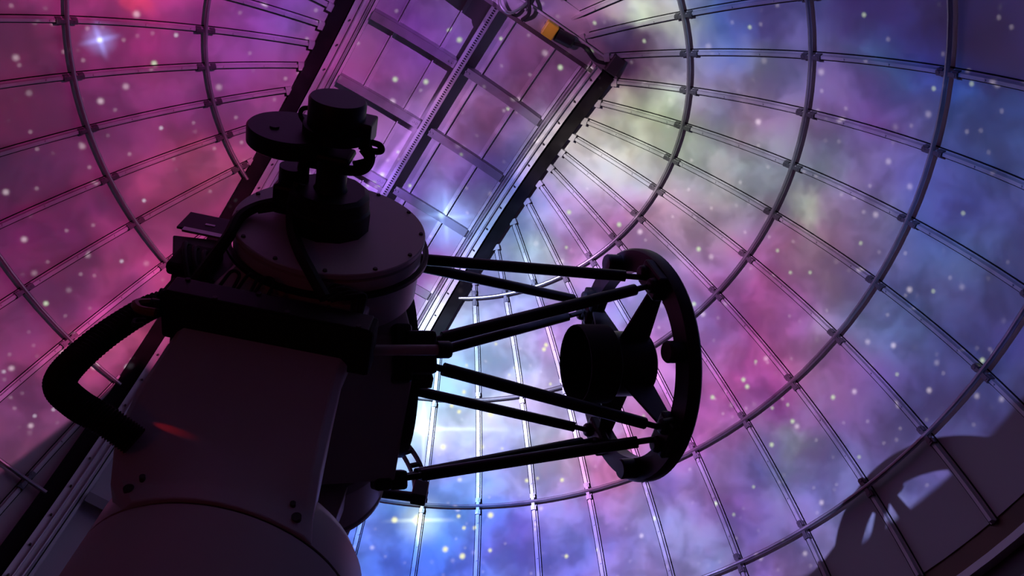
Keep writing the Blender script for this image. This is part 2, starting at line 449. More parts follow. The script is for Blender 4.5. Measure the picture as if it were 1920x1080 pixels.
class MB:
    def __init__(self):
        self.v, self.f, self.s = [], [], []

    def quad(self, *p, smooth=False):
        i = len(self.v)
        self.v += [Vector(q) for q in p]
        self.f.append(tuple(range(i, i + len(p))))
        self.s.append(smooth)
        return self

    def box(self, c, x, y, z):
        """centre and three half-extent vectors"""
        c, x, y, z = (Vector(q) for q in (c, x, y, z))
        if x.cross(y).dot(z) < 0:
            x = -x
        p = [c + sx * x + sy * y + sz * z for sz in (-1, 1) for sy in (-1, 1) for sx in (-1, 1)]
        i = len(self.v)
        self.v += p
        for q in ((0, 2, 3, 1), (4, 5, 7, 6), (0, 1, 5, 4), (2, 6, 7, 3), (0, 4, 6, 2), (1, 3, 7, 5)):
            self.f.append(tuple(i + k for k in q))
            self.s.append(False)
        return self

    def lathe(self, o, axis, prof, seg=32, closed=False, smooth=True):
        """profile of (distance along axis, radius); each span gets its own vertices, so edges stay crisp"""
        o = Vector(o)
        a, x, y = frame(axis)
        pr = list(prof) + ([prof[0]] if closed else [])
        cs = [(math.cos(2 * math.pi * k / seg), math.sin(2 * math.pi * k / seg)) for k in range(seg)]
        for (d0, r0), (d1, r1) in zip(pr[:-1], pr[1:]):
            i = len(self.v)
            if r0 < 1e-6 or r1 < 1e-6:
                rr, dd = (r1, d1) if r0 < 1e-6 else (r0, d0)
                apex = o + a * (d0 if r0 < 1e-6 else d1)
                self.v += [o + a * dd + (x * c + y * s) * rr for c, s in cs]
                if abs(d0 - d1) < 1e-7:
                    ring = list(range(i, i + seg))
                    self.f.append(tuple(ring if r1 < 1e-6 else ring[::-1]))
                    self.s.append(False)
                else:
                    self.v.append(apex)
                    for k in range(seg):
                        q = (i + k, i + (k + 1) % seg, i + seg)
                        self.f.append(q if r1 < 1e-6 else q[::-1])
                        self.s.append(smooth)
                continue
            self.v += [o + a * d0 + (x * c + y * s) * r0 for c, s in cs]
            self.v += [o + a * d1 + (x * c + y * s) * r1 for c, s in cs]
            flat = abs(d0 - d1) < 1e-7
            for k in range(seg):
                k2 = (k + 1) % seg
                self.f.append((i + k, i + k2, i + seg + k2, i + seg + k))
                self.s.append(smooth and not flat)
        return self

    def cyl(self, p0, p1, r0, r1=None, seg=20):
        p0, p1 = Vector(p0), Vector(p1)
        L = (p1 - p0).length
        r1 = r0 if r1 is None else r1
        return self.lathe(p0, p1 - p0, [(0, 0), (0, r0), (L, r1), (L, 0)], seg)

    def tube(self, path, r, seg=8, caps=True):
        path = [Vector(p) for p in path]
        rad = r if callable(r) else (lambda t: r)
        n = len(path)
        i0 = len(self.v)
        prev = None
        for j, p in enumerate(path):
            tan = (path[min(j + 1, n - 1)] - path[max(j - 1, 0)]).normalized()
            if prev is None:
                _, x, y = frame(tan)
            else:
                x = (prev - tan * prev.dot(tan)).normalized()
                y = tan.cross(x)
            prev = x
            rr = rad(j)
            for k in range(seg):
                w = 2 * math.pi * k / seg
                self.v.append(p + (x * math.cos(w) + y * math.sin(w)) * rr)
        for j in range(n - 1):
            for k in range(seg):
                k2 = (k + 1) % seg
                self.f.append((i0 + j * seg + k, i0 + j * seg + k2, i0 + (j + 1) * seg + k2, i0 + (j + 1) * seg + k))
                self.s.append(True)
        if caps:
            self.f.append(tuple(i0 + k for k in range(seg))[::-1])
            self.f.append(tuple(i0 + (n - 1) * seg + k for k in range(seg)))
            self.s += [False, False]
        return self

    def sweep(self, rows, smooth=False):
        """rows of equal point counts: each row is a closed section"""
        n, k = len(rows), len(rows[0])
        for e in range(k):
            e2 = (e + 1) % k
            i = len(self.v)
            for r in rows:
                self.v += [Vector(r[e]), Vector(r[e2])]
            for j in range(n - 1):
                self.f.append((i + 2 * j, i + 2 * j + 1, i + 2 * j + 3, i + 2 * j + 2))
                self.s.append(True)
        for r, fl in ((rows[0], True), (rows[-1], False)):
            i = len(self.v)
            self.v += [Vector(q) for q in r]
            ids = tuple(range(i, i + k))
            self.f.append(ids[::-1] if fl else ids)
            self.s.append(False)
        return self

    def prism(self, poly, ext):
        """polygon (3d points) pushed along ext"""
        poly = [Vector(p) for p in poly]
        ext = Vector(ext)
        return self.sweep([poly, [p + ext for p in poly]])

    def build(self, name, material, parent=None, bevel=0.0, seg=2):
        me = bpy.data.meshes.new(name)
        me.from_pydata([tuple(q) for q in self.v], [], self.f)
        me.polygons.foreach_set('use_smooth', self.s)
        me.materials.append(M[material] if isinstance(material, str) else material)
        me.validate()
        o = bpy.data.objects.new(name, me)
        C.objects.link(o)
        if parent:
            o.parent = parent
        bm_fix(me)
        if bevel:
            md = o.modifiers.new('edge', 'BEVEL')
            md.width = bevel
            md.segments = seg
            md.limit_method = 'ANGLE'
        return o


def bm_fix(me):
    import bmesh
    b = bmesh.new()
    b.from_mesh(me)
    bmesh.ops.remove_doubles(b, verts=b.verts, dist=1e-5)
    bmesh.ops.recalc_face_normals(b, faces=b.faces)
    for e in b.edges:
        if len(e.link_faces) != 2 or e.calc_face_angle(0) > 0.6:
            e.smooth = False
    b.to_mesh(me)
    b.free()


def empty(name, loc, **props):
    o = bpy.data.objects.new(name, None)
    C.objects.link(o)
    o.location = loc
    for k, v in props.items():
        o[k] = v
    return o


def tag(o, **props):
    for k, v in props.items():
        o[k] = v
    return o


def spline(pts, n=10):
    """Catmull-Rom through points"""
    P = [Vector(p) for p in pts]
    P = [2 * P[0] - P[1]] + P + [2 * P[-1] - P[-2]]
    out = []
    for i in range(1, len(P) - 2):
        for k in range(n):
            t = k / n
            a, b, c, d = P[i - 1:i + 3]
            out.append(0.5 * ((2 * b) + (c - a) * t + (2 * a - 5 * b + 4 * c - d) * t * t + (3 * b - a - 3 * c + d) * t ** 3))
    out.append(P[-2])
    return out


# ------------------------------------------------------------------ the dome
HALF = 0.293          # half width of the slit band
BACK = -0.235         # where the slit ends behind the zenith
TH_END = math.radians(84.9)
DPHI = 8.648


def sph(th, ph, rad=1.0):
    return W(rad * math.sin(th) * math.cos(ph), rad * math.sin(th) * math.sin(ph), rad * math.cos(th))


def theta_start(ph):
    cm = abs(math.cos(ph - SLIT_A + math.pi / 2))
    cs = math.cos(ph - SLIT_A)
    best = 9.0
    if cm > HALF:
        best = math.asin(HALF / cm)
    if cs < 0 and -cs > -BACK:
        best = min(best, math.asin(BACK / cs))
    return best


# rib azimuths (degrees): the two halves of the dome are set out from either slit edge
right_ribs = [-8.27 + DPHI * k for k in range(-5, 14)]
left_ribs = [196.77 + DPHI * k for k in range(-6, 13)]
edge_r, edge_l = 125 - math.degrees(math.asin(HALF)), 125 + math.degrees(math.asin(HALF))
bounds = sorted(set([round(x, 3) for x in right_ribs + left_ribs]))
bounds = [b for b in bounds if not (edge_r < b < edge_l)]
lo_group = sorted([b for b in bounds if b <= edge_r])
hi_group = sorted([b for b in bounds if b >= edge_l])
cells = [(a, b) for g in (lo_group, hi_group) for a, b in zip(g[:-1], g[1:])]
cells.append((lo_group[-1], edge_r))
cells.append((edge_l, hi_group[0]))
cells.append((hi_group[-1], lo_group[0] + 360))

# outer weather shell, which the panels hang from
shell = MB()
for a, b in cells:
    for q in range(2):
        pa, pb = math.radians(a + (b - a) * q / 2), math.radians(a + (b - a) * (q + 1) / 2)
        ta, tb = theta_start(pa), theta_start(pb)
        if ta > TH_END and tb > TH_END:
            continue
        ta, tb = min(ta, TH_END), min(tb, TH_END)
        nr = 14
        for k in range(nr):
            f0, f1 = k / nr, (k + 1) / nr
            shell.quad(sph(ta + (TH_END - ta) * f0, pa, 1.022), sph(ta + (TH_END - ta) * f1, pa, 1.022),
                       sph(tb + (TH_END - tb) * f1, pb, 1.022), sph(tb + (TH_END - tb) * f0, pb, 1.022), smooth=True)
ceiling = tag(shell.build('ceiling', 'alu_dull'), kind='structure', label='domed observatory ceiling of white metal gores lit by a projected nebula')

for a, b in cells:
    mb = MB()
    nr, nc = 32, 3
    gap = 0.10
    cols = [math.radians(a + gap + (b - a - 2 * gap) * q / nc) for q in range(nc + 1)]
    ts = [min(theta_start(p) + 0.004, TH_END) for p in cols]
    if min(ts) > TH_END - 0.01:
        continue
    rows = []
    for k in range(nr + 1):
        rows.append([sph(t + (TH_END - t) * k / nr, p, 1.0) for t, p in zip(ts, cols)])
    i = 0
    for k in range(nr):
        for q in range(nc):
            mb.quad(rows[k][q], rows[k + 1][q], rows[k + 1][q + 1], rows[k][q + 1], smooth=True)
    # turned-up lips along both long edges
    for q in (0, nc):
        lip = [sph(ts[q] + (TH_END - ts[q]) * k / nr, cols[q], 1.018) for k in range(nr + 1)]
        for k in range(nr):
            mb.quad(rows[k][q], rows[k + 1][q], lip[k + 1], lip[k], smooth=True)
    mb.build('panel', 'dome', ceiling)


def make_rib(phd):
    ph = math.radians(phd)
    t0 = theta_start(ph) + 0.006
    t1 = TH_END + 0.004
    tang = Vector((-math.sin(ph), math.cos(ph), 0))
    mb = MB()
    n = 32
    rows, rows2, rows3 = [], [], []
    for k in range(n + 1):
        th = t0 + (t1 - t0) * k / n
        e = Vector((math.sin(th) * math.cos(ph), math.sin(th) * math.sin(ph), math.cos(th)))
        base = W(0, 0, 0) + e * R
        rows.append([base + tang * -0.021 + e * 0.004, base + tang * 0.021 + e * 0.004, base + tang * 0.021 - e * 0.010, base - tang * 0.021 - e * 0.010])
        rows2.append([base - tang * 0.014 - e * 0.009, base + tang * 0.014 - e * 0.009, base + tang * 0.010 - e * 0.034, base - tang * 0.010 - e * 0.034])
        rows3.append([base - tang * 0.027 + e * 0.004, base + tang * 0.027 + e * 0.004, base + tang * 0.027 - e * 0.006, base - tang * 0.027 - e * 0.006])
    mb.sweep(rows)
    mb.sweep(rows2)
    # screw heads
    for k in range(1, int((t1 - t0) / 0.085)):
        th = t0 + 0.085 * k
        e = Vector((math.sin(th) * math.cos(ph), math.sin(th) * math.sin(ph), math.cos(th)))
        base = W(0, 0, 0) + e * (R - 0.035)
        mb.cyl(base, base - e * 0.006, 0.007, 0.006, 6)
    # end shoe beside the slit
    th = t0 + 0.006
    e = Vector((math.sin(th) * math.cos(ph), math.sin(th) * math.sin(ph), math.cos(th)))
    dn = Vector((math.cos(th) * math.cos(ph), math.cos(th) * math.sin(ph), -math.sin(th)))
    mb.box(W(0, 0, 0) + e * (R - 0.022), tang * 0.03, dn * 0.022, e * 0.02)
    rib = mb.build('rib', 'rib', ceiling)
    MB().sweep(rows3).build('gasket', 'seal', rib)


for phd in lo_group + hi_group:
    make_rib(phd)

# hoops (bent tubes) and their clips
hoop_theta = [31.28, 45.95, 60.57, 75.08]
HOOP_R = R - 0.042


def make_clip_mesh():
    mb = MB()
    for s in (-1, 1):
        mb.box((s * 0.047, 0, 0.004), (0.017, 0, 0), (0, 0.020, 0), (0, 0, 0.016))
        mb.cyl((s * 0.047, 0, -0.008), (s * 0.047, 0, -0.024), 0.011, 0.010, 6)
    mb.box((0, 0, -0.0185), (0.064, 0, 0), (0, 0.012, 0), (0, 0, 0.002))
    return mb


clip_proto = None
for thd in hoop_theta:
    th = math.radians(thd)
    w = math.degrees(math.asin((HALF - 0.004) / math.sin(th)))
    p0, p1 = 125 + w, 125 - w + 360
    n = 110
    path = []
    for k in range(n + 1):
        ph = math.radians(p0 + (p1 - p0) * k / n)
        e = Vector((math.sin(th) * math.cos(ph), math.sin(th) * math.sin(ph), math.cos(th)))
        path.append(W(0, 0, 0) + e * HOOP_R)
    hoop = MB().tube(path, 0.0145, 10).build('hoop', 'galv', ceiling)
    for phd in lo_group + hi_group:
        if not (-22 < phd < 106 or 140 < phd < 222):
            continue
        ph = math.radians(phd)
        if theta_start(ph) > th - 0.02:
            continue
        e = Vector((math.sin(th) * math.cos(ph), math.sin(th) * math.sin(ph), math.cos(th)))
        dn = Vector((math.cos(th) * math.cos(ph), math.cos(th) * math.sin(ph), -math.sin(th)))
        tg = e.cross(dn)
        if clip_proto is None:
            clip_proto = make_clip_mesh().build('clip', 'clip', hoop)
            c = clip_proto
        else:
            c = clip_proto.copy()
            C.objects.link(c)
            c.parent = hoop
        pos = W(0, 0, 0) + e * (R - 0.030)
        c.matrix_local = Matrix(((dn.x, tg.x, e.x, pos.x), (dn.y, tg.y, e.y, pos.y), (dn.z, tg.z, e.z, pos.z), (0, 0, 0, 1)))


# arch beams either side of the slit
def arch(m, al, rad):
    """point of the circle m = const; al measured from the zenith along the slit"""
    rho = math.sqrt(1 - m * m) * rad
    s, z = rho * math.sin(al), rho * math.cos(al)
    return W(m * SM[0] + s * SE[0], m * SM[1] + s * SE[1], z)


AL0, AL1 = math.asin(-0.225), math.radians(86)


def arch_sweep(mb, section, a0=AL0, a1=AL1, n=40):
    rows = []
    for k in range(n + 1):
        al = a0 + (a1 - a0) * k / n
        rows.append([arch(m, al, rad) for m, rad in section])
    return mb.sweep(rows)


for sg in (1, -1):
    arch_sweep(MB(), [(sg * 0.263, 0.985), (sg * 0.2945, 0.985), (sg * 0.2945, 1.045), (sg * 0.263, 1.045)]).build('arch_seal', 'seal', ceiling)
    ab = arch_sweep(MB(), [(sg * 0.232, 0.983), (sg * 0.262, 0.976), (sg * 0.262, 1.04), (sg * 0.232, 1.04)]).build('arch_beam', 'alu_dull', ceiling)
    arch_sweep(MB(), [(sg * 0.2455, 0.972), (sg * 0.2475, 0.972), (sg * 0.2475, 0.984), (sg * 0.2455, 0.984)]).build('flange', 'alu', ab)
    arch_sweep(MB(), [(sg * 0.232, 0.975), (sg * 0.234, 0.975), (sg * 0.234, 1.0), (sg * 0.232, 1.0)]).build('flange', 'alu', ab)
    # bolts along the beam
    bb = MB()
    for k in range(26):
        al = AL0 + (AL1 - AL0) * (k + 0.5) / 26
        p = arch(sg * 0.254, al, 0.979)
        q = arch(sg * 0.254, al, 0.972)
        bb.cyl(p, q, 0.008, 0.007, 6)
    tag(bb.build('bolt_row', 'dark_steel', ab), kind='stuff')

# ------------------------------------------------------------------ the shutter
shutter = empty('dome_shutter', W(0, 0, 1.0), label='curved sliding shutter closing the dome slit, seen from below', category='shutter')


def put(o, parent):
    """parent o (built in world coordinates) to an empty without moving it"""
    o.parent = parent
    o.matrix_parent_inverse = Matrix.Translation(-parent.location)
    return o


SR = 1.035
strip_edges = [-0.2305, -0.165, -0.0585, 0.053, 0.159, 0.2305]
for a, b in zip(strip_edges[:-1], strip_edges[1:]):
    arch_sweep(MB(), [(a + 0.0012, SR), (b - 0.0012, SR), (b - 0.0012, SR + 0.006), (a + 0.0012, SR + 0.006)], AL0, AL1).build('panel', 'shutter', None)
    put(bpy.data.objects[C.objects[-1].name], shutter)
for mm in strip_edges[1:-1]:
    sg = 1 if mm > 0 else -1
    o = arch_sweep(MB(), [(mm - 0.008, SR - 0.001), (mm + 0.008, SR - 0.001), (mm + 0.008, SR + 0.004), (mm - 0.008, SR + 0.004)]).build('seam_batten', 'alu_dull')
    put(o, shutter)
    f = arch_sweep(MB(), [(mm - 0.0012, SR - 0.009), (mm + 0.0012, SR - 0.009), (mm + 0.0012, SR), (mm - 0.0012, SR)]).build('standing_seam', 'alu_dull', o)
for sg in (1, -1):
    o = arch_sweep(MB(), [(sg * 0.2235, SR - 0.016), (sg * 0.2295, SR - 0.016), (sg * 0.2295, SR + 0.02), (sg * 0.2235, SR + 0.02)]).build('edge_angle', 'alu_dull')
    put(o, shutter)
cross_al = [-0.021, 0.148, 0.315, 0.503, 0.69, 0.88, 1.07, 1.26]
for al in cross_al:
    for m0, m1 in ((-0.222, -0.010), (0.010, 0.222)):
        mb = MB()
        n = 8
        h = 0.0135
        rows, rows2 = [], []
        for k in range(n + 1):
            m = m0 + (m1 - m0) * k / n
            rows.append([arch(m, al - 0.009, 1.008), arch(m, al + 0.011, 1.008), arch(m, al + 0.011, 1.011), arch(m, al - 0.009, 1.011)])
            rows2.append([arch(m, al - 0.009, 1.008), arch(m, al - 0.0065, 1.008), arch(m, al - 0.0065, 1.034), arch(m, al - 0.009, 1.034)])
        mb.sweep(rows)
        mb.sweep(rows2)
        o = mb.build('cross_bar', 'grey_bar')
        put(o, shutter)
        mi = m1 if m0 < 0 else m0
        sgn = -1 if m0 < 0 else 1
        pl = MB()
        for dm in (0.008, 0.016):
            p = arch(mi + sgn * dm * (1 if m0 > 0 else 1), al, 1.008)
            q = arch(mi + sgn * dm, al, 1.005)
            pl.cyl(p, q, 0.008, 0.007, 6)
        pl.build('bolt_pair', 'steel', o)
# perforated drive rail down the middle
o = arch_sweep(MB(), [(-0.0088, 0.992), (0.0088, 0.992), (0.0088, 0.994), (-0.0088, 0.994)], AL0, AL1, 60).build('drive_rail', 'alu')
put(o, shutter)
web = arch_sweep(MB(), [(-0.0088, 0.994), (-0.0072, 0.994), (-0.0072, 1.018), (-0.0088, 1.018)], AL0, AL1, 60)
arch_sweep(web, [(0.0072, 0.994), (0.0088, 0.994), (0.0088, 1.018), (0.0072, 1.018)], AL0, AL1, 60)
web.build('rail_web', 'alu_dull', o)
hb = MB()
al = AL0 + 0.01
while al < 1.15:
    c0 = arch(0.0005, al, 0.9918)
    t = (arch(0.0005, al + 0.001, 0.9918) - c0).normalized()
    e = (c0 - W(0, 0, 0)).normalized()
    hb.box(c0, t * 0.0062, t.cross(e) * 0.010, e * 0.002)
    al += 0.0062
tag(hb.build('slot_row', 'black_matt', o), kind='stuff')

# ------------------------------------------------------------------ end beam of the slit with its drive
beam = empty('shutter_drive_beam', W(BACK * SE[0], BACK * SE[1], 0.93), label='purple-lit steel cross beam with cables and yellow gearbox at the slit end', category='beam')


def sl(m, s, z):
    return W(m * SM[0] + s * SE[0], m * SM[1] + s * SE[1], z)


EM, ES, EZ = Vector((SM[0], SM[1], 0)), Vector((SE[0], SE[1], 0)), Vector((0, 0, 1))


def bput(mb, name, material, bevel=0.0):
    return put(mb.build(name, material, None, bevel), beam)


bput(MB().box(sl(0, -0.218, 0.945), EM * (0.292 * R), ES * (0.018 * R), EZ * (0.014 * R)), 'beam', 'alu', 0.006)
bput(MB().box(sl(0, -0.1975, 0.9325), EM * (0.285 * R), ES * (0.0045 * R), EZ * (0.005 * R)), 'lower_flange', 'dark_steel', 0.003)
bput(MB().box(sl(0, -0.2385, 0.9305), EM * (0.285 * R), ES * (0.0022 * R), EZ * (0.004 * R)), 'upper_flange', 'alu_dull', 0.003)
bput(MB().box(sl(0, -0.262, 0.950), EM * (0.285 * R), ES * (0.022 * R), EZ * (0.006 * R)), 'back_plate', 'alu_dull', 0.003)
bput(MB().box(sl(0.118, -0.222, 0.918), EM * 0.05, ES * 0.055, EZ * 0.045), 'gearbox', 'yellow', 0.01)['label'] = 'yellow gearbox'
mo = MB().cyl(sl(0.135, -0.222, 0.916), sl(0.170, -0.226, 0.918), 0.05, None, 20)
mo.cyl(sl(0.170, -0.226, 0.918), sl(0.175, -0.2265, 0.918), 0.045, 0.03, 20)
bput(mo, 'motor', 'black')
bput(MB().tube(spline([sl(0.175, -0.2265, 0.918), sl(0.20, -0.232, 0.922), sl(0.235, -0.222, 0.926), sl(0.262, -0.228, 0.929), sl(0.28, -0.23, 0.93)]), 0.014, 10), 'cable', 'rubber')
bput(MB().tube(spline([sl(-0.02, -0.24, 0.93), sl(0.0, -0.21, 0.905), sl(0.025, -0.205, 0.905), sl(0.042, -0.225, 0.92), sl(0.05, -0.25, 0.935)]), 0.012, 10), 'cable', 'galv')
bput(MB().tube(spline([sl(0.03, -0.268, 0.935), sl(0.05, -0.245, 0.908), sl(0.062, -0.225, 0.912), sl(0.058, -0.205, 0.925)]), 0.014, 10), 'cable', 'rubber')
bput(MB().box(sl(0.028, -0.268, 0.93), EM * 0.055, ES * 0.05, EZ * 0.04), 'limit_switch', 'black', 0.008)
bo = MB()
for k in range(11):
    p = sl(-0.26 + 0.052 * k, -0.226, 0.931)
    bo.cyl(p, p - EZ * 0.018, 0.011, 0.010, 6)
bput(bo, 'bolt_row', 'steel')
for sg in (1, -1):
    bput(MB().box(sl(sg * 0.278, -0.238, 0.925), EM * 0.05, ES * 0.07, EZ * 0.05), 'end_bracket', 'dark_steel', 0.008)

# loose bracket end of a conduit near the top edge of the view
cd = MB().tube([sph(math.radians(24), math.radians(-45), 0.955), sph(math.radians(27.2), math.radians(-29), 0.955)], 0.02, 8)
q0 = sph(math.radians(27.2), math.radians(-29), 0.955)
cd.box(q0, (0.035, 0, 0), (0, 0.028, 0), (0, 0, 0.02))
tag(cd.build('conduit_bracket', 'alu'), label='short silver conduit bracket under the pale green patch of the dome', category='bracket')

# ------------------------------------------------------------------ spring line, wall, floor
def band(name, r0, r1, z0, z1, material, **kw):
    mb = MB().lathe((0, 0, 0), (0, 0, 1), [(ZS + z0 * R, r0 * R), (ZS + z1 * R, r0 * R), (ZS + z1 * R, r1 * R), (ZS + z0 * R, r1 * R)], 128, True)
    return tag(mb.build(name, material), **kw)


band('trim_1', 0.998, 1.03, 0.046, 0.092, 'rust', kind='structure', label='dark brown ring beam under the dome edge')
band('trim_2', 0.985, 1.03, 0.034, 0.046, 'alu_dull', kind='structure', label='pale track flange below the brown ring beam')
band('trim_3', 1.0, 1.03, 0.0, 0.034, 'dark_steel', kind='structure', label='dark curb ring below the pale flange')
band('wall_round', 1.0, 1.05, -ZS / R, 0.0, 'wall', kind='structure', label='grey round observatory wall')
fl = MB().lathe((0, 0, 0), (0, 0, 1), [(-0.12, 0), (-0.12, 1.05 * R), (0.0, 1.05 * R), (0.0, 0)], 96)
tag(fl.build('floor', 'floor'), kind='structure', label='dark painted observatory floor')

# ------------------------------------------------------------------ the telescope
PSI, BETA, HALT = 0.24482, 0.32279, -0.12375
TX, TY = -0.00722, -0.01158
DH = Vector((math.cos(PSI), math.sin(PSI), 0))
NV = Vector((math.sin(PSI), -math.cos(PSI), 0))       # altitude axis, towards the visitor
DV = Vector((math.cos(BETA) * math.cos(PSI), math.cos(BETA) * math.sin(PSI), math.sin(BETA)))
UV_ = Vector((-math.sin(BETA) * math.cos(PSI), -math.sin(BETA) * math.sin(PSI), math.cos(BETA)))
ZV = Vector((0, 0, 1))
TC = W(TX, TY, HALT)


def T(a, b, z):
    """mount coordinates (dome units): along the pointing azimuth, along the altitude axis, up"""
    return TC + (DH * a + NV * b + ZV * z) * R


def O(x, b, u):
    """tube coordinates: along the optical axis, along the altitude axis, across"""
    return TC + (DV * x + NV * b + UV_ * u) * R


ZB = -0.3984 - HALT        # top of the fixed base, in mount units
tel = empty('telescope', T(0, 0, ZB - 0.10), label='large dark truss telescope on a white fork mount, silhouetted against the dome', category='telescope')


def tp(mb, name, material, parent=None, bevel=0.0, **props):
    o = mb.build(name, material, None, bevel)
    if parent is None:
        put(o, tel)
    else:
        o.parent = parent
    for k, v in props.items():
        o[k] = v
    return o


RB = 0.0986 * R
# fixed base drum and the turning rim above it
tp(MB().lathe(T(0, 0, ZB), -ZV, [(0, 0), (0, RB), (0.35, RB * 1.0), (0.36, RB * 1.06), (0.40, RB * 1.06), (0.40, 0)], 72), 'base', 'white')
tp(MB().lathe(T(0, 0, ZB + 0.0022), -ZV, [(0, 0), (0, RB * 0.985), (0.0075, RB * 0.985), (0.0075, 0)], 72), 'rotation_joint', 'dark_steel')
tp(MB().lathe(T(0, 0, ZB + 0.0022), ZV, [(0, 0), (0, RB), (0.10, RB), (0.14, RB * 0.93), (0.14, 0)], 72), 'yoke', 'white')


# fork arms: lofted from the yoke outwards to the bearing drums
def arm(sg):
    mb = MB()
    secs = [  # z, a0, a1, b_out, b_in
        (ZB + 0.0024, -0.062, 0.064, 0.082, 0.03),
        (-0.255, -0.078, 0.060, 0.085, 0.035),
        (-0.225, -0.089, 0.056, 0.098, 0.060),
        (-0.185, -0.092, 0.053, 0.106, 0.088),
        (-0.145, -0.088, 0.050, 0.118, 0.102),
        (-0.085, -0.080, 0.052, 0.136, 0.104),
        (0.0, -0.066, 0.056, 0.140, 0.104),
        (0.05, -0.045, 0.045, 0.140, 0.106),
    ]
    rows = []
    for z, a0, a1, bo, bi in secs:
        c = 0.006
        # the foot of the arm follows the round base
        bulge = max(0.0, min(1.0, (-0.175 - z) / 0.085))
        out = []
        for k in range(9):
            a = a0 + c + (a1 - a0 - 2 * c) * k / 8
            rnd = math.sqrt(max(0.1005 ** 2 - (a + 0.002) ** 2, 0.0))
            out.append(T(a, sg * (bo + max(0.0, rnd - bo) * bulge), z))
        rows.append(out + [T(a1, sg * (bo - c), z), T(a1, sg * bi, z), T(a0, sg * bi, z), T(a0, sg * (bo - c), z)])
    fine = []
    for r0, r1 in zip(rows[:-1], rows[1:]):
        for k in range(3):
            fine.append([p.lerp(q, k / 3) for p, q in zip(r0, r1)])
    fine.append(rows[-1])
    mb.sweep(fine)
    o = tp(mb, 'fork_arm', 'white', None, 0.004)
    if sg > 0:
        for (a, z, b) in ((-0.062, -0.262, 0.086), (-0.057, -0.253, 0.089), (0.050, -0.262, 0.088), (0.045, -0.254, 0.091)):
            tp(MB().cyl(T(a, b - 0.008, z), T(a, b + 0.0005, z), 0.012 if abs(z) > 0.258 else 0.007, None, 12), 'bolt_cap', 'dark_steel', o)
    return o


near_arm = arm(1)
far_arm = arm(-1)

# altitude bearing drums with their cover plates
RD = 0.0858 * R
for sg in (1, -1):
    o = tp(MB().lathe(T(0, sg * 0.104, 0), NV * sg, [(0, 0), (0, RD * 0.9), (0.01, RD * 0.985), (0.055 * R, RD * 0.985), (0.0565 * R, RD * 0.93), (0.059 * R, RD * 0.93), (0.059 * R, 0)], 80), 'bearing_drum', 'white')
    cp = tp(MB().lathe(T(0, sg * 0.163, 0), NV * sg, [(0, 0), (0, RD), (0.004 * R, RD), (0.0048 * R, RD * 0.99), (0.0048 * R, 0)], 80), 'cover_plate', 'white', o)
    if sg > 0:
        for k in range(12):
            w = 2 * math.pi * (k + 0.35) / 12
            p = T(0.0815 * math.cos(w), 0.1677, 0.0815 * math.sin(w))
            tp(MB().cyl(p, p + NV * 0.006, 0.0075, 0.006, 8), 'bolt', 'dark_steel', o)


# slotted encoder rings around the altitude axis
def slotted_ring(b, ro, ri, th, w0, w1, nsp, name='slotted_ring'):
    mb = MB()
    n = 48

    def pt(r, w, bb):
        return T(r * math.cos(w), bb, r * math.sin(w))
    for r0, r1 in ((ro - 0.0034, ro), (ri, ri + 0.003)):
        rows = []
        for k in range(n + 1):
            w = w0 + (w1 - w0) * k / n
            rows.append([pt(r0, w, b), pt(r1, w, b), pt(r1, w, b + th), pt(r0, w, b + th)])
        mb.sweep(rows)
    for k in range(nsp + 1):
        w = w0 + (w1 - w0) * k / nsp
        rd = DH * math.cos(w) + ZV * math.sin(w)
        tg = -DH * math.sin(w) + ZV * math.cos(w)
        mb.box(TC + NV * (b + th / 2) * R + rd * (ri + ro) / 2 * R, rd * ((ro - ri) / 2 - 0.0015) * R, tg * 0.0016 * R, NV * th / 2 * R)
    return tp(mb, name, 'black')


slotted_ring(-0.180, 0.1385, 0.121, 0.006, math.radians(8), math.radians(172), 16)
slotted_ring(0.146, 0.0915, 0.0865, 0.004, 0.0, 2 * math.pi, 26)
# stop blocks and guard bar of the far ring
for sg in (1, -1):
    tp(MB().box(T(sg * 0.127, -0.177, 0.020), DH * 0.032, NV * 0.03, ZV * 0.046), 'stop_block', 'black', None, 0.008)
tp(MB().cyl(T(-0.125, -0.177, -0.006), T(0.125, -0.177, 0.012), 0.020, None, 14), 'guard_bar', 'black')

# electronics box under the drum
eb = tp(MB().box(T(-0.0155, 0.130, -0.1185), DH * (0.0835 * R), NV * (0.022 * R), ZV * (0.0125 * R)), 'electronics_box', 'black_matt', None, 0.012)
tp(MB().box(T(-0.0155, 0.1525, -0.1185), DH * (0.079 * R), NV * (0.001 * R), ZV * (0.0105 * R)), 'lid', 'black', eb, 0.004)
for k in range(6):
    p = T(-0.085 + 0.028 * k, 0.1535, -0.127 if k % 2 else -0.110)
    tp(MB().cyl(p, p + NV * 0.005, 0.007, None, 8), 'screw', 'dark_steel', eb)
for zc in (-0.113, -0.128):
    tp(MB().cyl(T(-0.098, 0.138, zc), T(-0.106, 0.138, zc), 0.014, None, 10), 'connector', 'black', eb)
# rod with end cap pointing along the tube
gr = tp(MB().cyl(T(0.060, 0.122, -0.1145), T(0.122, 0.122, -0.0935), 0.016, None, 16), 'guide_rod', 'grey')
tp(MB().lathe(T(0.118, 0.122, -0.0945), DV, [(0, 0), (0, 0.026), (0.035, 0.026), (0.042, 0.022), (0.042, 0)], 20), 'end_cap', 'black', gr)

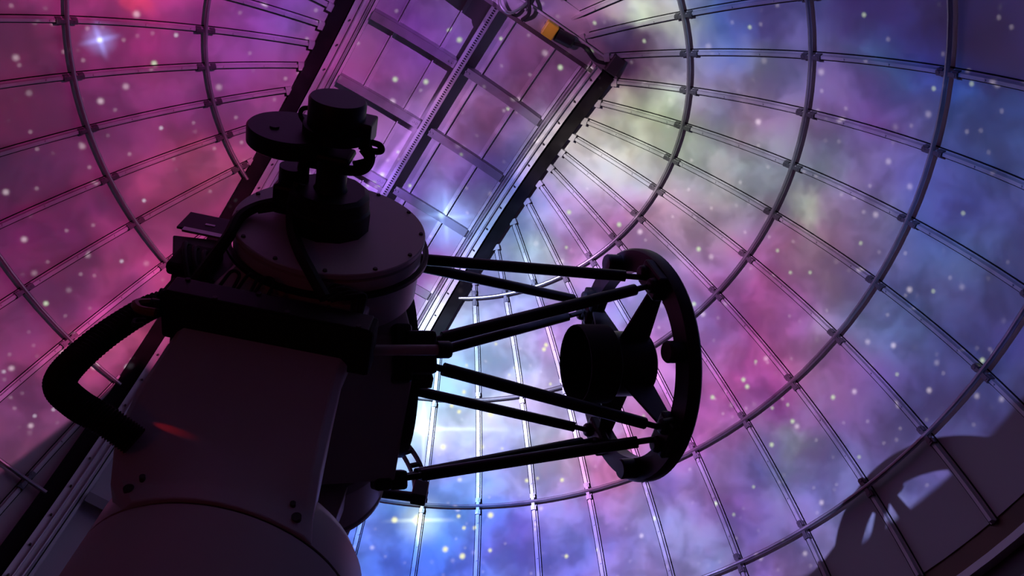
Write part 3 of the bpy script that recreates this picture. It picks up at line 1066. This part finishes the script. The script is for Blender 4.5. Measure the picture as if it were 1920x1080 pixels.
# ---- optical tube
HX = 0.074
hw = 0.094
prof = []
ch = 0.022
for (b, u) in ((-hw + ch, -hw), (hw - ch, -hw), (hw, -hw + ch), (hw, hw - ch), (hw - ch, hw), (-hw + ch, hw), (-hw, hw - ch), (-hw, -hw + ch)):
    prof.append((b, u))
hous = tp(MB().sweep([[O(x, b * s, u * s) for b, u in prof] for x, s in ((-0.09, 0.96), (-0.085, 1.0), (HX, 1.0))]), 'tube_housing', 'grey', None, 0.006)
tp(MB().lathe(O(HX, 0, 0), DV, [(0, 0.070 * R), (0, 0.096 * R), (0.010 * R, 0.096 * R), (0.010 * R, 0.070 * R)], 72, True), 'front_flange', 'black', hous)
tp(MB().lathe(O(HX - 0.02, 0, 0), DV, [(0, 0), (0.01, 0.07 * R), (0.012, 0.07 * R)], 64), 'primary_mirror', 'glass')
mc = tp(MB().lathe(O(-0.085, 0, 0), -DV, [(0, 0), (0, 0.099 * R), (0.030 * R, 0.099 * R), (0.036 * R, 0.092 * R), (0.036 * R, 0)], 64), 'mirror_cell', 'black')
for k in range(3):
    w = math.pi / 2 + 2 * math.pi * k / 3
    p = O(-0.12, 0.05 * math.cos(w), 0.05 * math.sin(w))
    tp(MB().lathe(p, -DV, [(0, 0), (0, 0.07), (0.05, 0.07), (0.055, 0.06), (0.055, 0)], 24), 'fan', 'black_matt', mc)
# stepped blocks on the near lower edge of the housing
for k, (dx, db) in enumerate(((0.0, 0.082), (0.004, 0.070), (0.008, 0.058))):
    tp(MB().box(O(HX + 0.004 + dx, db, -0.088), DV * (0.012 + dx * R * 0.5), NV * 0.022, UV_ * 0.03), 'edge_block', 'black', hous, 0.004)

# rear instrument rack beside the near drum
poly = [(-0.143, -0.006), (-0.098, 0.002), (-0.070, -0.020), (-0.070, -0.085), (-0.108, -0.096), (-0.120, -0.060)]
rk = tp(MB().prism([T(a, 0.104, z) for a, z in poly], NV * (0.022 * R)), 'rear_rack', 'dark_steel', None, 0.006)
tp(MB().box(T(-0.1225, 0.128, 0.020), DH * (0.0215 * R), NV * (0.0012 * R), ZV * (0.016 * R)), 'slotted_plate', 'black', rk, 0.002)
tp(MB().box(T(-0.117, 0.1298, 0.001), DH * (0.0195 * R), NV * (0.0012 * R), ZV * (0.0030 * R)), 'plate_edge', 'alu', rk)
tp(MB().box(T(-0.118, 0.1294, 0.018), DH * (0.0045 * R), NV * (0.0004 * R), ZV * (0.0014 * R)), 'slot', 'alu', rk)
tp(MB().box(T(-0.105, 0.130, -0.048), DH * (0.018 * R), NV * (0.006 * R), ZV * (0.020 * R)), 'control_box', 'black_matt', rk, 0.012)
for k in range(3):
    p0 = T(-0.118 + 0.010 * k, 0.134, -0.030 - 0.004 * k)
    tp(MB().tube(spline([p0, p0 + NV * 0.02 - ZV * 0.03, p0 + NV * 0.02 - ZV * 0.10 + DH * 0.03, T(-0.098 + 0.010 * k, 0.134, -0.080)], 8), 0.008, 8), 'loose_cable', 'rubber')

# ---- serrurier truss
RN, XF, XB, RBK = 0.1194, 0.358, 0.0847, 0.1203
s2 = math.sqrt(0.5)
Fn = [(RN, 0), (0, RN), (-RN, 0), (0, -RN)]                     # near, top, far, bottom
Bn = [(s2 * RBK, s2 * RBK), (-s2 * RBK, s2 * RBK), (-s2 * RBK, -s2 * RBK), (s2 * RBK, -s2 * RBK)]
links = [(0, 0), (0, 1), (1, 1), (1, 2), (2, 2), (2, 3), (3, 3), (3, 0)]
for bi, fi in links:
    bb, ub = Bn[bi]
    fb, uf = Fn[fi]
    # tubes meet their bracket side by side
    k = 0.10
    p0 = O(XB + 0.004, bb + (fb - bb) * 0.13, ub + (uf - ub) * 0.13)
    p1 = O(XF - 0.016, fb + (bb - fb) * k, uf + (ub - uf) * k)
    ax = (p1 - p0).normalized()
    t = tp(MB().cyl(p0 + ax * 0.05, p1 - ax * 0.07, 0.022, None, 20), 'truss_tube', 'carbon')
    tp(MB().cyl(p1 - ax * 0.08, p1 + ax * 0.05, 0.0115, None, 14), 'end_fitting', 'black', t)
    tp(MB().cyl(p0 - ax * 0.05, p0 + ax * 0.06, 0.0115, None, 14), 'end_fitting', 'black', t)
for b, u in Bn:
    rd = (NV * b + UV_ * u).normalized()
    tg = DV.cross(rd)
    big = 1.25 if b > 0 and u < 0 else 0.85
    br = MB().box(O(XB - 0.006, b * 0.98, u * 0.98), DV * 0.04 * big, rd * 0.04 * big, tg * 0.055 * big)
    br.box(O(XB - 0.022, b * 0.95, u * 0.95), DV * 0.03, rd * 0.045, tg * 0.075 * big)
    tp(br, 'rear_bracket', 'black', None, 0.012)

# front ring
ring = tp(MB().lathe(O(XF - 0.004, 0, 0), DV, [(0, 0.1095 * R), (0, 0.1345 * R), (0.004 * R, 0.137 * R), (0.013 * R, 0.137 * R), (0.016 * R, 0.1345 * R), (0.016 * R, 0.1095 * R)], 96, True), 'front_ring', 'black')
for b, u in Fn:
    rd = (NV * b + UV_ * u).normalized()
    tg = DV.cross(rd)
    br = MB().box(O(XF - 0.0075, b * 0.99, u * 0.99), DV * 0.022, rd * 0.052, tg * 0.075)
    for s in (-1, 1):
        br.cyl(O(XF - 0.02, b, u) + tg * 0.045 * s, O(XF - 0.002, b, u) + tg * 0.045 * s, 0.028, 0.038, 14)
    tp(br, 'node_bracket', 'black', ring, 0.01)
for k in range(4):
    w = math.pi / 4 + k * math.pi / 2
    p = O(XF - 0.004, 0.121 * math.cos(w), 0.121 * math.sin(w))
    tp(MB().lathe(p, -DV, [(0, 0), (0, 0.041), (0.055, 0.041), (0.062, 0.036), (0.062, 0)], 24), 'counterweight', 'black', ring)

# secondary assembly and its vanes
sec = tp(MB().lathe(O(0.288, 0, 0), DV, [(0.030 * R, 0), (0.030 * R, 0.043 * R), (0, 0.0445 * R), (0, 0.0455 * R), (0.003 * R, 0.0462 * R), (0.037 * R, 0.0462 * R), (0.040 * R, 0.043 * R), (0.040 * R, 0)], 48), 'secondary_baffle', 'black_matt')
tp(MB().lathe(O(0.328, 0, 0), DV, [(0, 0.0385 * R), (0.046 * R, 0.0385 * R), (0.049 * R, 0.035 * R), (0.049 * R, 0)], 48), 'hub', 'black', sec)
tp(MB().lathe(O(0.3175, 0, 0), -DV, [(0, 0), (0, 0.038 * R), (0.002 * R, 0.0375 * R), (0.003 * R, 0)], 40), 'secondary_mirror', 'glass', sec)
for b, u in Fn:
    rd = (NV * b + UV_ * u).normalized()
    tg = DV.cross(rd)
    th = 0.006
    p = [O(0.334, 0, 0) + rd * 0.036 * R, O(0.372, 0, 0) + rd * 0.036 * R, O(XF + 0.010, 0, 0) + rd * 0.112 * R, O(XF - 0.006, 0, 0) + rd * 0.112 * R]
    tp(MB().prism([q - tg * th for q in p], tg * 2 * th), 'spider_vane', 'black', None, 0.002)

# ---- instruments on the near altitude port
def port(prof, name, material, a=0.0, z=0.0, seg=40, parent=None):
    return tp(MB().lathe(T(a, 0, z), NV, [(d * R, r * R) for d, r in prof], seg), name, material, parent)


PA = -0.004
rot = port([(0.1675, 0), (0.1675, 0.0375), (0.186, 0.0375), (0.188, 0.0355), (0.200, 0.0355), (0.203, 0.031), (0.203, 0)], 'rotator', 'black', PA, seg=12)
tp(MB().box(T(-0.040, 0.186, 0.004), DH * 0.045, NV * 0.05, ZV * 0.05), 'gear_motor', 'black', None, 0.012)
tp(MB().cyl(T(-0.040, 0.200, 0.006), T(-0.040, 0.214, 0.006), 0.042, 0.040, 20), 'motor_cap', 'black')
port([(0.200, 0), (0.200, 0.0165), (0.206, 0.0135), (0.244, 0.0130), (0.244, 0)], 'instrument_tube', 'black', PA)
fw = port([(0.238, 0), (0.238, 0.0345), (0.2395, 0.036), (0.2525, 0.036), (0.254, 0.0345), (0.254, 0)], 'filter_wheel', 'black', -0.0405, -0.004, 64)
tp(MB().cyl(T(-0.052, 0.253, -0.012), T(-0.052, 0.2555, -0.012), 0.014, None, 12), 'hub_cap', 'black', fw)
cb = port([(0.253, 0), (0.253, 0.0275), (0.262, 0.0275), (0.2625, 0.0240), (0.284, 0.0240), (0.2862, 0.0225), (0.2862, 0)], 'camera_body', 'black', -0.004, 0.0, 48)
tp(MB().box(T(0.0215, 0.262, 0.004), DH * 0.022, NV * 0.035, ZV * 0.05), 'side_block', 'black', cb, 0.006)
tp(MB().box(T(-0.006, 0.241, -0.012), DH * 0.075, NV * 0.012, ZV * 0.05), 'adapter_plate', 'black', None, 0.01)
# cables and small loops round the camera
def cable(pts, r, name='cable', material='rubber', n=8):
    return tp(MB().tube(spline(pts, n), r, 8), name, material)


cable([T(0.022, 0.254, 0.0), T(0.034, 0.254, -0.002), T(0.037, 0.250, -0.004), T(0.030, 0.248, -0.004), T(0.018, 0.249, -0.002)], 0.010)
cable([T(0.024, 0.252, -0.004), T(0.029, 0.242, -0.008), T(0.024, 0.232, -0.010), T(0.010, 0.230, -0.014), T(0.0, 0.234, -0.016)], 0.016)
cable([T(0.020, 0.246, -0.002), T(0.026, 0.240, -0.006), T(0.016, 0.236, -0.012)], 0.009)
cable([T(-0.026, 0.272, 0.002), T(-0.033, 0.270, 0.002), T(-0.035, 0.264, 0.002), T(-0.030, 0.258, 0.0)], 0.007)
# bent metal pipe from the neck to the gear motor
cable([T(-0.012, 0.222, 0.004), T(-0.022, 0.222, 0.004), T(-0.0285, 0.2215, 0.004), T(-0.030, 0.217, 0.004), T(-0.030, 0.205, 0.004), T(-0.030, 0.196, 0.004)], 0.019, 'pipe', 'black')
# long cables draped over the drum
cable([T(-0.030, 0.205, -0.006), T(-0.033, 0.190, -0.012), T(-0.026, 0.176, -0.035), T(-0.012, 0.172, -0.062), T(0.004, 0.168, -0.085), T(0.022, 0.158, -0.104)], 0.0185)
cable([T(-0.040, 0.182, -0.002), T(-0.052, 0.180, -0.006), T(-0.066, 0.175, -0.012), T(-0.074, 0.172, -0.030), T(-0.074, 0.166, -0.055), T(-0.082, 0.150, -0.082), T(-0.09, 0.135, -0.092)], 0.0175)
cable([T(-0.040, 0.180, -0.010), T(-0.050, 0.178, -0.014), T(-0.062, 0.174, -0.016)], 0.008)
for k, (da, r) in enumerate(((0.0, 0.008), (0.010, 0.011), (0.022, 0.008), (0.03, 0.009))):
    cable([T(0.018 + da * 0.3, 0.158, -0.106), T(0.024 + da * 0.6, 0.162, -0.090 - 0.003 * k), T(0.040 + da * 0.4, 0.160, -0.093), T(0.046 + da * 0.2, 0.150, -0.108)], r * 0.75)
for k in range(3):
    a = -0.062 + 0.014 * k
    cable([T(a, 0.150, -0.104), T(a + 0.004, 0.156, -0.090), T(a + 0.011, 0.155, -0.092), T(a + 0.010, 0.148, -0.106)], 0.005)

# corrugated hose from the box out to the left and back into the arm
hp = spline([T(-0.055, 0.120, -0.092), T(-0.085, 0.122, -0.094), T(-0.112, 0.120, -0.105), T(-0.127, 0.120, -0.145), T(-0.1335, 0.120, -0.188), T(-0.130, 0.120, -0.214), T(-0.112, 0.118, -0.227), T(-0.090, 0.112, -0.232), T(-0.07, 0.10, -0.234)], 22)
tp(MB().tube(hp, lambda j: 0.0345 + (0.003 if j % 2 else -0.002), 14), 'corrugated_hose', 'rubber', label='black corrugated cable hose')
cable([T(-0.098, 0.138, -0.139), T(-0.110, 0.138, -0.139), T(-0.117, 0.136, -0.130), T(-0.113, 0.130, -0.118), T(-0.103, 0.128, -0.113)], 0.012, 'amber_cable', 'amber')['label'] = 'amber cable'
cable([T(-0.098, 0.140, -0.158), T(-0.104, 0.140, -0.160), T(-0.106, 0.139, -0.153), T(-0.100, 0.138, -0.150)], 0.006)
cable([T(-0.098, 0.138, -0.120), T(-0.106, 0.138, -0.122), T(-0.106, 0.138, -0.114), T(-0.098, 0.136, -0.112)], 0.006)

# ------------------------------------------------------------------ pier
pier = empty('pier', (TC.x, TC.y, 0), label='round concrete pier carrying the telescope base', category='pier')
ztop = T(0, 0, ZB).z - 0.40
put(MB().lathe((TC.x, TC.y, 0), ZV, [(0, 0), (0, 0.44), (0.05, 0.44), (0.05, 0.30), (ztop - 0.05, 0.30), (ztop - 0.05, 0.36), (ztop, 0.36), (ztop, 0)], 48).build('column', 'wall'), pier)

# ------------------------------------------------------------------ red spot added beside the fork arm to make its red streak
RL = bpy.data.lights.new('red_streak_spot', 'SPOT')
RL.energy = 0.9
RL.color = (1.0, 0.015, 0.02)
RL.spot_size = math.radians(8.0)
RL.spot_blend = 1.0
RL.shadow_soft_size = 0.002
ro = bpy.data.objects.new('red_streak_spot', RL)
C.objects.link(ro)
ro.location = T(-0.104, 0.1115, -0.2095)
aim = T(-0.066, 0.1025, -0.2150)
ro.rotation_euler = (aim - ro.location).to_track_quat('-Z', 'Y').to_euler()
